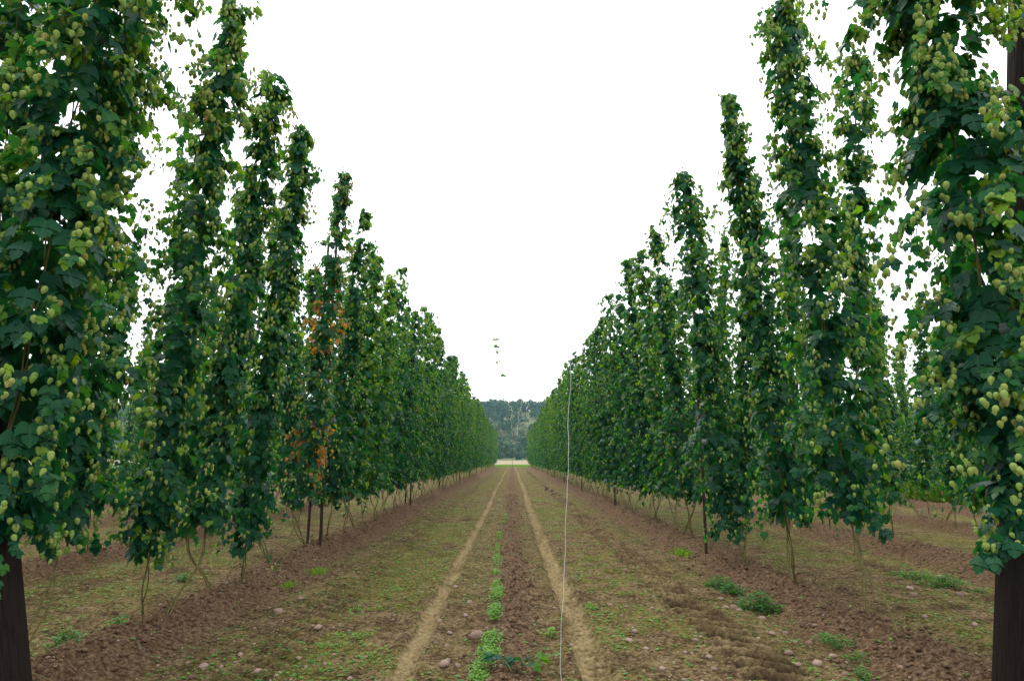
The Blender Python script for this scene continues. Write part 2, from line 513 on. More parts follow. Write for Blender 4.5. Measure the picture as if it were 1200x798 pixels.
def cone_template(hero=False):
    """hop strobile hanging down -Z from the origin, length 1, built of overlapping bracts"""
    V = []; F = []
    if hero:
        tiers, per, rings, segs = 7, 5, 6, 6
    else:
        tiers, per, rings, segs = 0, 0, 5, 5
    prof = lambda t: 0.34 * math.sin(PI * min(1, 0.10 + 0.90 * t) ** 0.85) + 0.03
    for i in range(rings + 1):
        t = i / rings
        r = prof(t) * (0.82 if hero else (1.12 if i % 2 else 0.84))
        for k in range(segs):
            a = 2 * PI * (k + 0.5 * (i % 2)) / segs
            V.append((r * math.cos(a), r * math.sin(a), -t))
    for i in range(rings):
        for k in range(segs):
            a, b = i * segs + k, i * segs + (k + 1) % segs
            c, d = a + segs, b + segs
            F += [(a, c, b), (b, c, d)]
    for i in range(tiers):
        t0 = i / tiers * 0.82
        for k in range(per):
            a = 2 * PI * (k + 0.5 * (i % 2)) / per
            wv = PI / per * 1.0
            r0 = prof(t0) * 0.86; r1 = prof(min(1, t0 + 0.14)) * 1.10 + 0.02; r2 = prof(min(1, t0 + 0.26)) * 1.05 + 0.03
            b = len(V)
            V += [(r0 * math.cos(a), r0 * math.sin(a), -t0),
                  (r1 * math.cos(a - wv), r1 * math.sin(a - wv), -t0 - 0.12),
                  (r1 * 1.12 * math.cos(a), r1 * 1.12 * math.sin(a), -t0 - 0.13),
                  (r1 * math.cos(a + wv), r1 * math.sin(a + wv), -t0 - 0.12),
                  (r2 * math.cos(a), r2 * math.sin(a), -t0 - 0.27)]
            F += [(b, b + 1, b + 2), (b, b + 2, b + 3), (b + 1, b + 4, b + 2), (b + 2, b + 4, b + 3)]
    return np.array(V, float), np.array(F, int)


CT = cone_template(False)
CH = cone_template(True)
ME_LEAF = mesh_tris("leaf", LH[0], LH[1], M_LEAF_VEINED)
ME_CONE = mesh_tris("cone", CH[0], CH[1], M_CONE, smooth=False)


def frames(pos, tip, nrm, size, aspect):
    """N 3x4 matrices with Y along tip, Z near nrm"""
    y = tip / np.linalg.norm(tip, axis=1)[:, None]
    x = np.cross(y, nrm); x /= np.linalg.norm(x, axis=1)[:, None] + 1e-9
    z = np.cross(x, y)
    A = np.zeros((len(pos), 3, 4))
    A[:, :, 0] = x * (size * aspect)[:, None]; A[:, :, 1] = y * size[:, None]; A[:, :, 2] = z * size[:, None]
    A[:, :, 3] = pos
    return A


def grow(seed, h0=0.85, h1=6.05, rad=0.40, dens=1.0, leafs=0.112, cones=1.0, top_r=0.55, thin=0.0, brown=0.0, bulge=None, mature=0.04):
    """leaf and cone placements of one hop column round the Z axis: laterals droop from the bine with leaves and hanging cones"""
    g = np.random.default_rng(seed)
    Lp, Lt, Ln, Ls, Ltint = [], [], [], [], []
    Cp, Cs, Ctint = [], [], []
    z = h0
    arm = []
    lump = g.uniform(0, 6.28, 4)
    def prof(z):
        t = (z - h0) / (h1 - h0)
        r = rad * (0.80 + 0.20 * math.sin(min(1, t * 5) * PI / 2)) * (1 - (1 - top_r) * max(0, t - 0.35) / 0.65)
        r *= 1 + 0.18 * math.sin(z * 2.3 + lump[0]) + 0.18 * math.sin(z * 5.1 + lump[1])
        r *= min(1.0, 0.40 + ((h1 - z) / 0.35) * 0.6)
        if bulge: r *= 1 + bulge[1] * math.exp(-((z - bulge[0]) / 0.8) ** 2)
        return r
    while z < h1:
        r = prof(z)
        t = (z - h0) / (h1 - h0)
        gap = g.random() < thin * (0.4 + t) + (max(0.0, t - 0.55) * 0.45 if top_r < 0.8 else 0.0)
        nl = 0 if gap else g.integers(2, 4)
        a0 = g.uniform(0, 2 * PI)
        for k in range(nl):
            a = a0 + 2 * PI * k / max(nl, 1) + g.normal(0, 0.5)
            Lr = r * g.uniform(0.55, 1.2)
            straggle = g.random() < 0.15
            if straggle: Lr = r * g.uniform(1.3, 1.75)
            o = np.array([math.cos(a), math.sin(a), 0.0])
            side = np.array([-o[1], o[0], 0.0])
            droop = g.uniform(0.25, 0.95) * Lr + 0.03
            rise = g.uniform(0.0, 0.16)
            path = lambda q: o * (Lr * q ** 0.85) + side * (0.12 * Lr * math.sin(3 * q + a)) + np.array([0, 0, z + rise * q - droop * q * q])
            n = max(3, int(g.integers(9, 15) * dens * (0.6 if straggle else 1)))
            for _ in range(n):
                q = g.uniform(0.12, 1.0) ** 0.8
                p = path(q) + g.normal(0, 0.028, 3)
                A = g.normal(0.95, 0.38)
                ya = a + g.normal(0, 0.75)
                oo = np.array([math.cos(ya), math.sin(ya), 0])
                Lp.append(p)
                Lt.append(oo * math.cos(A) + np.array([0, 0, -math.sin(A)]))
                Ln.append(oo * math.sin(A) + np.array([0, 0, math.cos(A)]) + g.normal(0, 0.28, 3))
                s = leafs * g.uniform(0.55, 1.15) * (1.15 - 0.5 * q) * (0.75 if straggle else 1)
                if g.random() < 0.10 and not straggle: s *= 1.3
                Ls.append(s)
                tn = 0.20 + 0.33 * t + g.normal(0, 0.18)  # yellower with height: light on the column tops painted into the tint
                if g.random() < 0.06: tn = g.uniform(0.65, 0.85)
                tn = min(max(tn, 0.02), 0.84)
                if brown and z < 4.9 and g.random() < brown * (1.6 if math.sin(z * 3.3 + lump[2]) > 0.1 and math.cos(a - lump[3]) > -0.5 else 0.1): tn = 1.02
                Ltint.append(tn)
            nc = g.poisson(10.5 * cones * (0.55 + 0.75 * t) * (1.0 if not straggle else 0.6))
            while nc > 0:
                q = g.uniform(0.3, 1.0); c0 = path(q) + np.array([0, 0, -0.02]) + o * 0.02
                m = min(nc, int(g.integers(2, 6))); nc -= m
                tn0 = g.normal(0.38 if mature > 0.035 else 0.12, 0.18)
                for _ in range(m):
                    Cp.append(c0 + g.normal(0, 1, 3) * np.array([0.034, 0.034, 0.05]))
                    Cs.append(0.051 * g.uniform(0.7, 1.15))
                    tn = tn0 + g.normal(0, 0.08)
                    if g.random() < mature: tn = g.uniform(0.65, 0.93)
                    if brown and g.random() < brown: tn = 0.95
                    Ctint.append(min(max(tn, 0), 1))
        # big shading leaves close to the bine
        for _ in range(int(g.integers(5, 10) * dens) if not gap else 2):
            a = g.uniform(0, 2 * PI); q = g.uniform(0.1, 0.55)
            oo = np.array([math.cos(a), math.sin(a), 0]); A = g.normal(0.9, 0.3)
            Lp.append(oo * r * q + np.array([0, 0, z + g.uniform(-0.08, 0.08)]))
            Lt.append(oo * math.cos(A) + np.array([0, 0, -math.sin(A)])); Ln.append(oo * math.sin(A) + np.array([0, 0, math.cos(A)]))
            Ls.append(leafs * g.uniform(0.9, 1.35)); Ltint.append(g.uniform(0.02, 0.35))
        z += g.uniform(0.07, 0.125)
    Lp, Lt, Ln, Ls = map(np.array, (Lp, Lt, Ln, Ls))
    LA = frames(Lp, Lt, Ln, Ls, g.uniform(0.85, 1.1, len(Ls)))
    nC = len(Cp)
    if nC:
        up = np.tile([0, 0, 1.0], (nC, 1)) + g.normal(0, 0.22, (nC, 3)); up /= np.linalg.norm(up, axis=1)[:, None]
        xx = np.cross(up, g.normal(0, 1, (nC, 3))); xx /= np.linalg.norm(xx, axis=1)[:, None]
        yy = np.cross(up, xx); S = np.array(Cs)
        CA = np.zeros((nC, 3, 4)); W = 0.76
        CA[:, :, 0] = xx * S[:, None] * W; CA[:, :, 1] = yy * S[:, None] * W; CA[:, :, 2] = up * S[:, None]; CA[:, :, 3] = np.array(Cp)
    else:
        CA = np.zeros((0, 3, 4))
    return LA, np.array(Ltint), CA, np.array(Ctint)


def foliage_meshes(data, far=False):
    LA, lt, CA, ct = data
    s = Soup(); s.batch(*(FARLEAF if far else LT), LA, lt)
    f = s.mesh("foliage", M_LEAF)
    c = None
    if len(CA):
        s = Soup(); s.batch(*CT, CA, ct); c = s.mesh("cones", M_CONE, smooth=False)
    return f, c


# bines: from the hill on the ridge, curving sideways then climbing
LEANX = 0.40 / 5.15
def axis_at(s, z, out=0.20, lean=LEANX): return np.array([out + (z - 0.9) * lean, s * 0.40, z])


def bine_mesh(s, seed, out=0.20, lean=LEANX):
    g = np.random.default_rng(seed)
    so = Soup()
    for k in range(g.integers(2, 4)):
        ph = g.uniform(0, 6.28)
        f = axis_at(s, 1.0, out, lean)
        low = g.uniform(0.12, 0.3)
        pts = [(g.normal(0, 0.03), g.normal(0, 0.04), -0.06), (f[0] * 0.35, f[1] * g.uniform(0.35, 0.5), low),
               (f[0] * 0.8, f[1] * g.uniform(0.78, 0.92), low + 0.33)]
        P = list(spline(pts + [tuple(f)] + [tuple(axis_at(s, zz, out, lean)) for zz in (2.2, 3.4, 4.6, 5.75)], 44))
        P = [p + 0.017 * np.array([math.cos(ph + 9 * p[2]), math.sin(ph + 9 * p[2]), 0]) * min(1, max(0, p[2]) * 4) for p in P]
        so.add(*tube(P, np.linspace(0.0075, 0.0045, len(P)) * g.uniform(0.75, 1.15), 5))
    # withered shoots trailing at the foot
    for k in range(2):
        a = g.uniform(0, 6.28); L = g.uniform(0.2, 0.4)
        pts = [(0, 0, 0.0), (L * 0.4 * math.cos(a), L * 0.4 * math.sin(a), 0.14), (L * math.cos(a), L * math.sin(a), 0.05), (L * 1.2 * math.cos(a + .4), L * 1.2 * math.sin(a + .4), -0.06)]
        so.add(*tube(spline(pts, 10), 0.004, 4))
    return so.mesh("bine", M_BINE)


BINES = {s: [bine_mesh(s, 40 + i + (10 if s > 0 else 0)) for i in range(4)] for s in (-1, 1)}
MID = [foliage_meshes(grow(100 + i, rad=0.40 + 0.03 * (i % 3), dens=1.0, leafs=0.115, cones=0.42, top_r=0.55 + 0.1 * (i % 3), mature=0.03)) for i in range(6)]
THIN = [foliage_meshes(grow(150 + i, h0=1.0, h1=5.3, rad=0.36, dens=0.8, cones=0.8, thin=0.22, top_r=0.45)) for i in range(3)]
FAR = [foliage_meshes(grow(200 + i, rad=0.44, dens=0.9, leafs=0.15, cones=0.35, h1=6.0, top_r=0.35, mature=0.03), True) for i in range(4)]
COUNT = {"leaf": 0}


def hop_plant(x, y, turn, label, group=None, s=1, fol=None, spin=None, sz=1.0, sr=1.0, parts=None, out=0.20, lean=None, nleaf=0, ncone=0, dy=0.0):
    """one hop column: x,y is where the foliage axis stands at breast height; the hill on the ridge follows from it"""
    c, sn = math.cos(turn), math.sin(turn)
    off = np.array([out, s * 0.40])
    hx = x - (c * off[0] - sn * off[1]); hy = y - (sn * off[0] + c * off[1])
    root = empty("hop_plant", (hx, hy, gh(hx, hy) - 0.01), turn)
    tag(root, label, "hop plant", group)
    own = lean is not None or out != 0.20
    b = link("bine", bine_mesh(s, R.randrange(9999), out, LEANX if lean is None else lean) if own else BINES[s][R.randrange(4)], root)
    spin = R.uniform(0, 2 * PI) if spin is None else spin
    lean = LEANX if lean is None else lean
    Mx = Matrix.Translation((out - 0.9 * lean, s * 0.40, 0)) @ Matrix.Rotation(math.atan(lean), 4, 'Y') @ Matrix.Rotation(spin, 4, 'Z') @ Matrix.Diagonal((sr, sr, sz, 1))
    if parts is None:
        f = link("foliage", fol[0], root); f.matrix_local = Mx; tag(f, kind="stuff"); f["shade"] = R.uniform(-0.10, 0.20)
        if fol[1] is not None:
            q = link("cones", fol[1], root); q.matrix_local = Mx; tag(q, kind="stuff")
        return root
    # near plant: the leaves and cones that show largest are objects of their own
    LA, lt, CA, ct = parts
    W = Matrix.Translation(root.location) @ Matrix.Rotation(turn, 4, 'Z') @ Mx
    Wn = np.array(W)
    eye = np.array([0, 0, CAM_H])
    def pick(A, nrm_col, n):
        P = A[:, :, 3] @ Wn[:3, :3].T + Wn[:3, 3]
        rad_dir = A[:, :, 3] * np.array([1, 1, 0]); rad_dir = rad_dir @ Wn[:3, :3].T
        v = eye - P; dist = np.linalg.norm(v, axis=1)
        face = (rad_dir * v).sum(1) / dist
        size = np.linalg.norm(A[:, :, 1], axis=1)
        sc = (face + 0.05) * (0.4 + size * 6) / dist
        zc = P[:, 1] * math.cos(PITCH) + (P[:, 2] - CAM_H) * math.sin(PITCH)
        vx = np.abs(P[:, 0] / np.maximum(zc, 0.1)); vy = (-P[:, 1] * math.sin(PITCH) + (P[:, 2] - CAM_H) * math.cos(PITCH)) / np.maximum(zc, 0.1)
        sc[(vx > 0.77) | (vy > 0.52) | (zc < 0.3)] = -1
        order = np.argsort(-sc)[:n]
        return order[sc[order] > 0]
    li = pick(LA, 2, nleaf); ci = pick(CA, 2, ncone)
    kl = np.ones(len(LA), bool); kl[li] = False
    kc = np.ones(len(CA), bool); kc[ci] = False
    so = Soup(); so.batch(*LT, LA[kl], lt[kl]); f = link("foliage", so.mesh("foliage", M_LEAF), root); f.matrix_local = Mx; tag(f, kind="stuff")
    if kc.any():
        so = Soup(); so.batch(*CT, CA[kc], ct[kc]); f = link("cones", so.mesh("cones", M_CONE, smooth=False), root); f.matrix_local = Mx; tag(f, kind="stuff")
    for name, me_, A_, T_, idx in (("leaf", ME_LEAF, LA, lt, li), ("cone", ME_CONE, CA, ct, ci)):
        for i in idx:
            M4 = Matrix([list(A_[i, r]) for r in range(3)] + [[0, 0, 0, 1]])
            o = link(name, me_, root); o.matrix_local = Mx @ M4
            o["tint"] = float(T_[i])
    return root


def left(y, label, inner=True, **k): return hop_plant(-3.15 if inner else -3.55, y, 0.0 if inner else PI, label, **k)
def right(y, label, inner=True, **k): return hop_plant(3.15 if inner else 3.55, y, PI if inner else 0.0, label, **k)


# ---- plants nearest the open end of the alley, each as the photograph shows it
left(4.25, "huge dark hop plant hanging in front of the black leaning pole", parts=grow(1, h0=1.15, rad=0.54, dens=1.7, leafs=0.120, cones=2.2, top_r=0.85), nleaf=290, ncone=260, s=-1)
hop_plant(-3.42, 5.35, 0.0, "broad hop plant with tawny ripening cones just behind the black leaning pole's plant", lean=0.01, out=0.0, parts=grow(2, h0=1.0, rad=0.47, dens=1.3, leafs=0.112, cones=1.3, top_r=0.85, mature=0.14), nleaf=250, ncone=200, s=1)
left(6.15, "tall hop plant with arching laterals and a rusty dead leaf near its tip", parts=grow(3, h0=0.78, h1=6.0, rad=0.315, dens=1.15, cones=1.3, top_r=0.95), nleaf=290, ncone=160, s=-1)
left(7.3, "slim-topped hop plant, second of three tall ones before the browned plant", parts=grow(4, h0=0.9, h1=5.95, rad=0.295, dens=1.1, cones=1.1, top_r=0.85), nleaf=250, ncone=80, s=1)
left(8.45, "hop plant whose dark foliage hangs almost to the ridge, right before the browned plant", parts=grow(5, h0=0.55, h1=5.8, rad=0.30, dens=1.15, cones=0.9, top_r=0.85), nleaf=220, s=-1)
left(10.6, "hop plant with orange-brown dead leaves beside a pair of thin dark posts", parts=grow(6, h0=0.85, h1=6.0, rad=0.34, dens=0.85, cones=0.8, top_r=0.55, brown=0.42, thin=0.05), nleaf=200, s=1)
left(12.3, "narrow dark hop plant standing just past the pair of thin posts", parts=grow(7, h0=0.9, h1=6.15, rad=0.36, dens=1.05, cones=0.6, top_r=0.72), nleaf=120, s=-1)
hop_plant(3.12, 4.22, PI, "massive hop plant loaded with pale cones against the thick grey-brown pole", parts=grow(11, h0=1.15, rad=0.54, dens=1.8, leafs=0.118, cones=2.6, top_r=0.85), nleaf=290, ncone=290, s=1)
right(7.2, "thin hop plant with sky showing round it, next to the thick grey-brown pole's plant", inner=False, parts=grow(12, h0=0.95, h1=6.2, rad=0.27, dens=0.85, cones=1.3, top_r=0.7, thin=0.12), nleaf=200, ncone=60, s=1)
right(6.55, "tall bushy hop plant with a tufted top between the thin plant and a narrow-topped one", parts=grow(13, h0=1.0, h1=6.25, rad=0.45, dens=1.2, cones=1.15, top_r=0.78), nleaf=290, ncone=120, s=-1, lean=0.055)
right(8.05, "narrow-topped hop plant between the tufted-top plant and the one hiding a post", parts=grow(14, h0=0.9, h1=6.0, rad=0.36, dens=1.1, cones=0.85, top_r=0.6), nleaf=250, s=1)
right(10.4, "dense hop plant hanging low over a thin dark post", parts=grow(15, h0=0.48, h1=6.1, rad=0.46, dens=1.3, cones=0.7, top_r=0.9), nleaf=200, s=-1)
right(12.7, "slender pointed hop plant just beyond the one that hides a post", parts=grow(16, h0=0.9, h1=6.0, rad=0.36, dens=1.0, cones=0.7, top_r=0.4), nleaf=120, s=1)

hop_plant(-3.78, 4.95, PI, "shadowy hop plant on the outer wire right behind the black leaning pole's plant", parts=grow(8, h0=1.0, rad=0.45, dens=1.2, cones=0.9, top_r=0.9), s=1, lean=0.04)
# ---- the long walls of foliage
GL = "hop plants of the wall past the pair of thin posts"
GR = "hop plants of the wall behind the hanging white string"
LL = "%s past the browned one"
LR = "%s behind the white string"
ORD = ["first", "second", "third", "fourth", "fifth", "sixth", "seventh", "eighth", "ninth", "tenth", "eleventh", "twelfth", "last"]
SPAN = ["between %s and %s post" % (ORD[i], ORD[i + 1]) for i in range(12)]


def wall(fn, y0, inner, label, group, end, skip=()):
    y = y0; i = 0
    base_label, base_group = label, group
    while y < end:
        k = int((y - 12.2) // 10.4)
        label = "hop plant on the %s wire, %s" % ("alley-side" if inner else "outer", base_label % SPAN[k])
        group = base_group + ", " + SPAN[k] + (", alley side" if inner else ", outer side")
        far = y > 62
        fol = FAR[R.randrange(4)] if far else MID[R.randrange(6)]
        fn(y + R.uniform(-0.15, 0.15), label, inner, group=group, fol=fol, s=1 if i % 2 else -1, sz=(R.uniform(0.90, 1.04) if inner else R.uniform(0.84, 0.96)), sr=R.uniform(0.72, 1.08))
        y += R.uniform(1.25, 1.75) if y < 62 else R.uniform(1.4, 1.8)
        i += 1


wall(left, 13.7, True, LL, GL, FIELD_END, ())
wall(right, 14.2, True, LR, GR, FIELD_END - 6, ())
wall(left, 13.0, False, LL, GL, 62)
wall(right, 13.5, False, LR, GR, 62)
for y in (7.7, 9.5, 11.2):
    left(y, "hop plant on the outer string of the row with browned leaves, mostly hidden", False, group="hidden outer plants by the browned plant", fol=MID[R.randrange(6)], s=1, sz=0.93, sr=0.85)
for y in (9.0, 10.6, 12.0):
    right(y, "hop plant on the outer string behind the low-hanging one at the post", False, group="hidden outer plants by the post", fol=MID[R.randrange(6)], s=1, sz=0.9, sr=0.8)

# ---- further rows glimpsed between the near plants
for rx, ya, yb, st, fl, lab, grp in (
        (-6.85, 5.0, 25, 1.15, MID, "shaded hop plant in the second row behind the browned plant's row", "second row behind the browned plant"),
        (-10.3, 8.0, 28, 1.5, MID, "shaded hop plant in the third row behind the browned plant's row", "third row behind the browned plant"),
        (-13.8, 11.0, 32, 2.0, MID, "shaded hop plant in the outermost row behind the browned plant's row", "outermost row behind the browned plant"),
        (6.85, 6.4, 24, 1.35, MID, "shaded hop plant in the second row behind the white string's row", "second row behind the white string"),
        (10.3, 11.0, 28, 1.8, MID, "shaded hop plant in the third row behind the white string's row", "third row behind the white string"),
        (13.8, 16.0, 28, 3.6, THIN, "shaded hop plant in the outermost row behind the white string's row", "outermost row behind the white string")):
    y = ya; i = 0
    while y < yb:
        side = 1 if i % 2 else -1
        fl_ = fl[R.randrange(len(fl))]
        hop_plant(rx + 0.2 * side, y + R.uniform(-0.15, 0.15), 0.0 if side > 0 else PI, lab, grp, s=R.choice((-1, 1)), fol=fl_, sz=R.uniform(0.84, 1.0), sr=R.uniform(0.7, 0.95))
        y += st * R.uniform(0.85, 1.15); i += 1

for x, y, lab in ((10.2, 16.2, "shaded hop plant in the third row behind the white string's row"), (10.4, 17.5, "shaded hop plant in the third row behind the white string's row"),
                  (13.7, 20.8, "shaded hop plant in the outermost row behind the white string's row"), (13.9, 22.6, "shaded hop plant in the outermost row behind the white string's row"), (13.7, 24.4, "shaded hop plant in the outermost row behind the white string's row")):
    hop_plant(x, y, 0.0, lab, lab.split("in the ")[1].split(" row")[0] + " row behind the white string", s=1, fol=MID[R.randrange(6)], sz=0.95, sr=0.95)

# ------------------------------------------------------------------ poles and wires
def pole_mesh(r0, r1, hgt, seg, wob, seed):
    g = np.random.default_rng(seed)
    zs = np.linspace(-0.35, hgt, 26)
    P = np.stack([wob * np.sin(zs * 0.9 + g.uniform(0, 6)), wob * np.cos(zs * 0.7 + g.uniform(0, 6)), zs], 1)
    V, F = tube(P, np.linspace(r0, r1, 26), seg)
    a = np.arctan2(V[:, 1], V[:, 0])
    V[:, :2] *= (1 + 0.02 * np.sin(a * 5 + V[:, 2] * 0.4) + 0.012 * np.sin(a * 9 - V[:, 2]))[:, None]
    return mesh_tris("pole", V, F, M_POLE if r0 > 0.06 else M_THIN)


p = link("wooden_pole", pole_mesh(0.15, 0.12, 6.2, 20, 0.015, 3)); p.location = (-3.02, 4.40, gh(-3.02, 4.40)); p.rotation_euler = (0, math.radians(-12), 0)
tag(p, "thick black wooden pole leaning outwards under the huge dark hop plant", "pole")
p = link("wooden_pole", pole_mesh(0.125, 0.105, 6.3, 20, 0.012, 4)); p.location = (3.21, 4.68, gh(3.21, 4.68)); p.rotation_euler = (0, math.radians(8.3), 0)
tag(p, "thick grey-brown wooden pole beside the hop plant loaded with pale cones", "pole")
thin = [pole_mesh(0.026, 0.023, 6.05, 8, 0.01, 30 + i) for i in range(3)]


def post(x, y, label, group, lx=0.0, sz=1.0):
    o = link("thin_post", thin[R.randrange(3)]); o.location = (x, y, gh(x, y)); o.rotation_euler = (R.uniform(-0.01, 0.01), lx, R.uniform(0, 6)); o.scale = (1, 1, sz)
    o.rotation_euler.z = 0
    tag(o, label, "post", group)


post(-3.30, 12.15, "thin dark post next to the browned hop leaves, one of a close pair", "pair of posts by browned plant", 0.012)
post(-3.62, 12.5, "thin dark post next to the browned hop leaves, one of a close pair", "pair of posts by browned plant", 0.02, 0.93)
post(3.12, 11.4, "thin dark post sticking out below the low-hanging hop plant", None, 0.0)
k = 0
for y in [22.6 + 10.4 * i for i in range(10)]:
    post(-3.28, y, "%s thin dark post along the row that holds the browned hop leaves" % ORD[k + 1], None, 0.0, R.uniform(0.97, 1.04))
    if k < 3: post(-3.48, y + 0.25, "thin dark twin close behind the %s post of the browned plant's row" % ORD[k + 1], None, 0.01, 0.95)
    if y < 122: post(3.26, y - 0.4, "%s thin dark post along the row behind the hanging white string" % ORD[k + 1], None, 0.0, R.uniform(0.94, 1.0))
    k += 1
post(0.06, 124.0, "lone thin post standing at the far end of the central ridge", None, 0.0, 1.03)

WIRE_Z = 6.08


def wire(x, y0, y1, label, group):
    pts = [(x, y, WIRE_Z - 0.06 * math.sin((y - y0) / 10.4 * PI) ** 2) for y in np.linspace(y0, y1, 60)]
    o = link("wire", mesh_tris("wire", *tube(pts, 0.0016, 4), M_WIRE))
    tag(o, label, "wire", group)


for rx, a in ((-3.35, "browned plant's row"), (3.35, "white string's row")):
    for dx in (-0.6, 0.6):
        wire(rx + dx, 3.8, 126, "steel wire along the tops of the %s" % a, "wires over the " + a)
for dx in (-0.6, 0.62):
    wire(dx, 3.8, 126, "steel wire high above the bare central ridge", "wires over the central ridge")

# ------------------------------------------------------------------ strings of the missing middle row
def string(name, pts, n, r, label, group=None, wob=0.0, seed=0):
    g = np.random.default_rng(seed)
    P = spline(pts, n)
    P[1:-1] += np.cumsum(g.normal(0, 1, (n, 3)), 0)[1:-1] * 0.0 + g.normal(0, wob, (n - 2, 3)) * np.array([1, 1, 0.2])
    P = spline(P, n * 2)
    o = link(name, mesh_tris(name, *tube(P, r, 6), M_STRING))
    tag(o, label, "string", group)
    return o


string("hanging_string", [(0.33, 4.88, gh(0.33, 4.88) - 0.02), (0.34, 4.9, 0.45), (0.375, 4.93, 1.0), (0.41, 4.97, 1.6), (0.43, 5.0, 2.2), (0.50, 5.03, 3.4), (0.57, 5.05, 4.8), (0.62, 5.06, WIRE_Z)],
       40, 0.0019, "long pale string hanging from the high wire to the central ridge", None, 0.004, 1)
s1 = string("dangling_string", [(0.00, 25.2, 2.35), (0.02, 25.2, 2.7), (-0.05, 25.2, 3.05), (0.0, 25.1, 3.3), (-0.12, 25.1, 3.7), (-0.08, 25.1, 4.1), (-0.3, 25.0, 4.5), (-0.36, 25.0, 4.9), (-0.52, 25, 5.3), (-0.6, 25, WIRE_Z)],
            46, 0.009, "wavy white string with a few withered hop leaves dangling over the central ridge", None, 0.025, 2)
s2 = string("dangling_string", [(0.22, 26.2, 2.45), (0.20, 26.2, 2.75), (0.27, 26.2, 3.05), (0.24, 26.2, 3.3), (0.36, 26.2, 3.65), (0.34, 26.2, 4.2), (0.5, 26.2, 5.0), (0.62, 26.2, WIRE_Z)],
            40, 0.009, "bare wavy white string dangling over the central ridge without leaves", None, 0.025, 3)
g = np.random.default_rng(77)
for (x, z, n) in ((-0.55, 5.98, 5), (-0.57, 5.75, 4), (-0.53, 5.42, 2), (-0.5, 5.22, 2), (-0.36, 4.72, 2), (-0.30, 4.62, 1)):
    for _ in range(n):
        o = link("leaf", ME_LEAF, s1)
        o.location = (x + g.normal(0, 0.05), 25 + g.normal(0, 0.05), z + g.normal(0, 0.07))
        sc = g.uniform(0.09, 0.15); o.scale = (sc, sc, sc)
        o.rotation_euler = (g.uniform(-2.2, -0.8), g.normal(0, 0.5), g.uniform(0, 6.28)); o["tint"] = float(g.uniform(0.4, 0.8))

# ------------------------------------------------------------------ stones
def stone_mesh(seed, sub=2, mat_=None, rough=0.12):
    import bmesh
    g = np.random.default_rng(seed)
    bm = bmesh.new(); bmesh.ops.create_icosphere(bm, subdivisions=sub, radius=0.5)
    V = np.array([v.co[:] for v in bm.verts]); F = np.array([[v.index for v in f.verts] for f in bm.faces]); bm.free()
    d = V / np.linalg.norm(V, axis=1)[:, None]
    r = np.ones(len(V))
    for _ in range(7):
        n = g.normal(0, 1, 3); n /= np.linalg.norm(n)
        r = np.minimum(r, 0.80 / np.maximum((d @ n), 0.3)) if g.random() < 0.8 else r
        r += rough * 0.4 * np.sin(d @ g.normal(0, 3, 3) + g.uniform(0, 6))
    V = V * r[:, None] * np.array([1.0, g.uniform(0.65, 0.9), g.uniform(0.45, 0.65)])
    return V, F


STV = [stone_mesh(i, 2) for i in range(8)]
STM = [mesh_tris("stone", v, f, M_STONE) for v, f in STV]
ST1 = [stone_mesh(50 + i, 1) for i in range(6)]
f_px, cyp = 800.0, 399.0


def px_ground(px, py):
    u = (px - 599) / f_px; v = (cyp - py) / f_px
    c, s = math.cos(PITCH), math.sin(PITCH)
    d = (u, c - v * s, s + v * c); t = -CAM_H / d[2]
    return d[0] * t, d[1] * t


def stone(px, py, wpx, label, group=None, rz=None):
    x, y = px_ground(px, py)
    size = wpx / f_px * (y * math.cos(PITCH) + 0.27)
    i = R.randrange(8)
    o = link("stone", STM[i]); o.scale = (size, size, size * R.uniform(0.9, 1.2)); o.rotation_euler = (R.uniform(-.2, .2), R.uniform(-.2, .2), R.uniform(0, 6.28) if rz is None else rz)
    o.location = (x, y, gh(x, y) + size * 0.10)
    tag(o, label, "stone", group)


stone(558, 746, 19, "biggest reddish stone, lying beside the weedy central ridge", rz=0.5)
stone(520, 779, 12, "rounded grey-pink stone near the rut, with a smaller stone against it")
stone(524, 772, 7, "small stone leaning against the rounded grey-pink one")
for q in ((527, 741, 8), (523, 756, 8), (575, 695, 6), (556, 687, 6), (550, 706, 8), (515, 728, 7), (533, 690, 6), (545, 724, 7), (536, 783, 8)):
    stone(*q, "pinkish stone lying between the pale wheel ruts", "stones between the wheel ruts")
for q in ((325, 716, 12), (281, 765, 8), (239, 777, 11), (277, 785, 8), (302, 784, 11), (318, 730, 8), (372, 735, 10), (378, 722, 6), (352, 699, 7), (368, 661, 6), (311, 784, 6), (220, 770, 8), (262, 700, 7), (410, 793, 8), (350, 770, 7)):
    stone(*q, "pinkish stone on the strip between the browned plant's ridge and the near rut", "stones before the browned plant's ridge")
for q in ((744, 743, 9), (728, 721, 7), (734, 711, 6), (737, 755, 9), (757, 761, 8), (815, 755, 8), (803, 768, 6), (831, 773, 9), (836, 785, 9), (732, 669, 7), (758, 680, 5), (766, 699, 6), (764, 713, 5), (715, 707, 5), (776, 785, 7)):
    stone(*q, "pinkish stone on the mossy strip between the white string and the lug track", "stones by the lug track")
for q in ((864, 738, 8), (872, 742, 7), (850, 713, 8), (860, 712, 10), (866, 716, 8), (925, 770, 12), (940, 795, 11), (948, 750, 9), (958, 780, 13), (976, 764, 12), (935, 788, 8), (905, 745, 9), (893, 725, 8), (845, 703, 7), (920, 735, 8), (990, 790, 9), (888, 752, 7), (910, 790, 8), (955, 735, 8)):
    stone(*q, "reddish stone on bare soil between the lug track and the weedy ridge", "stones by the weedy ridge")
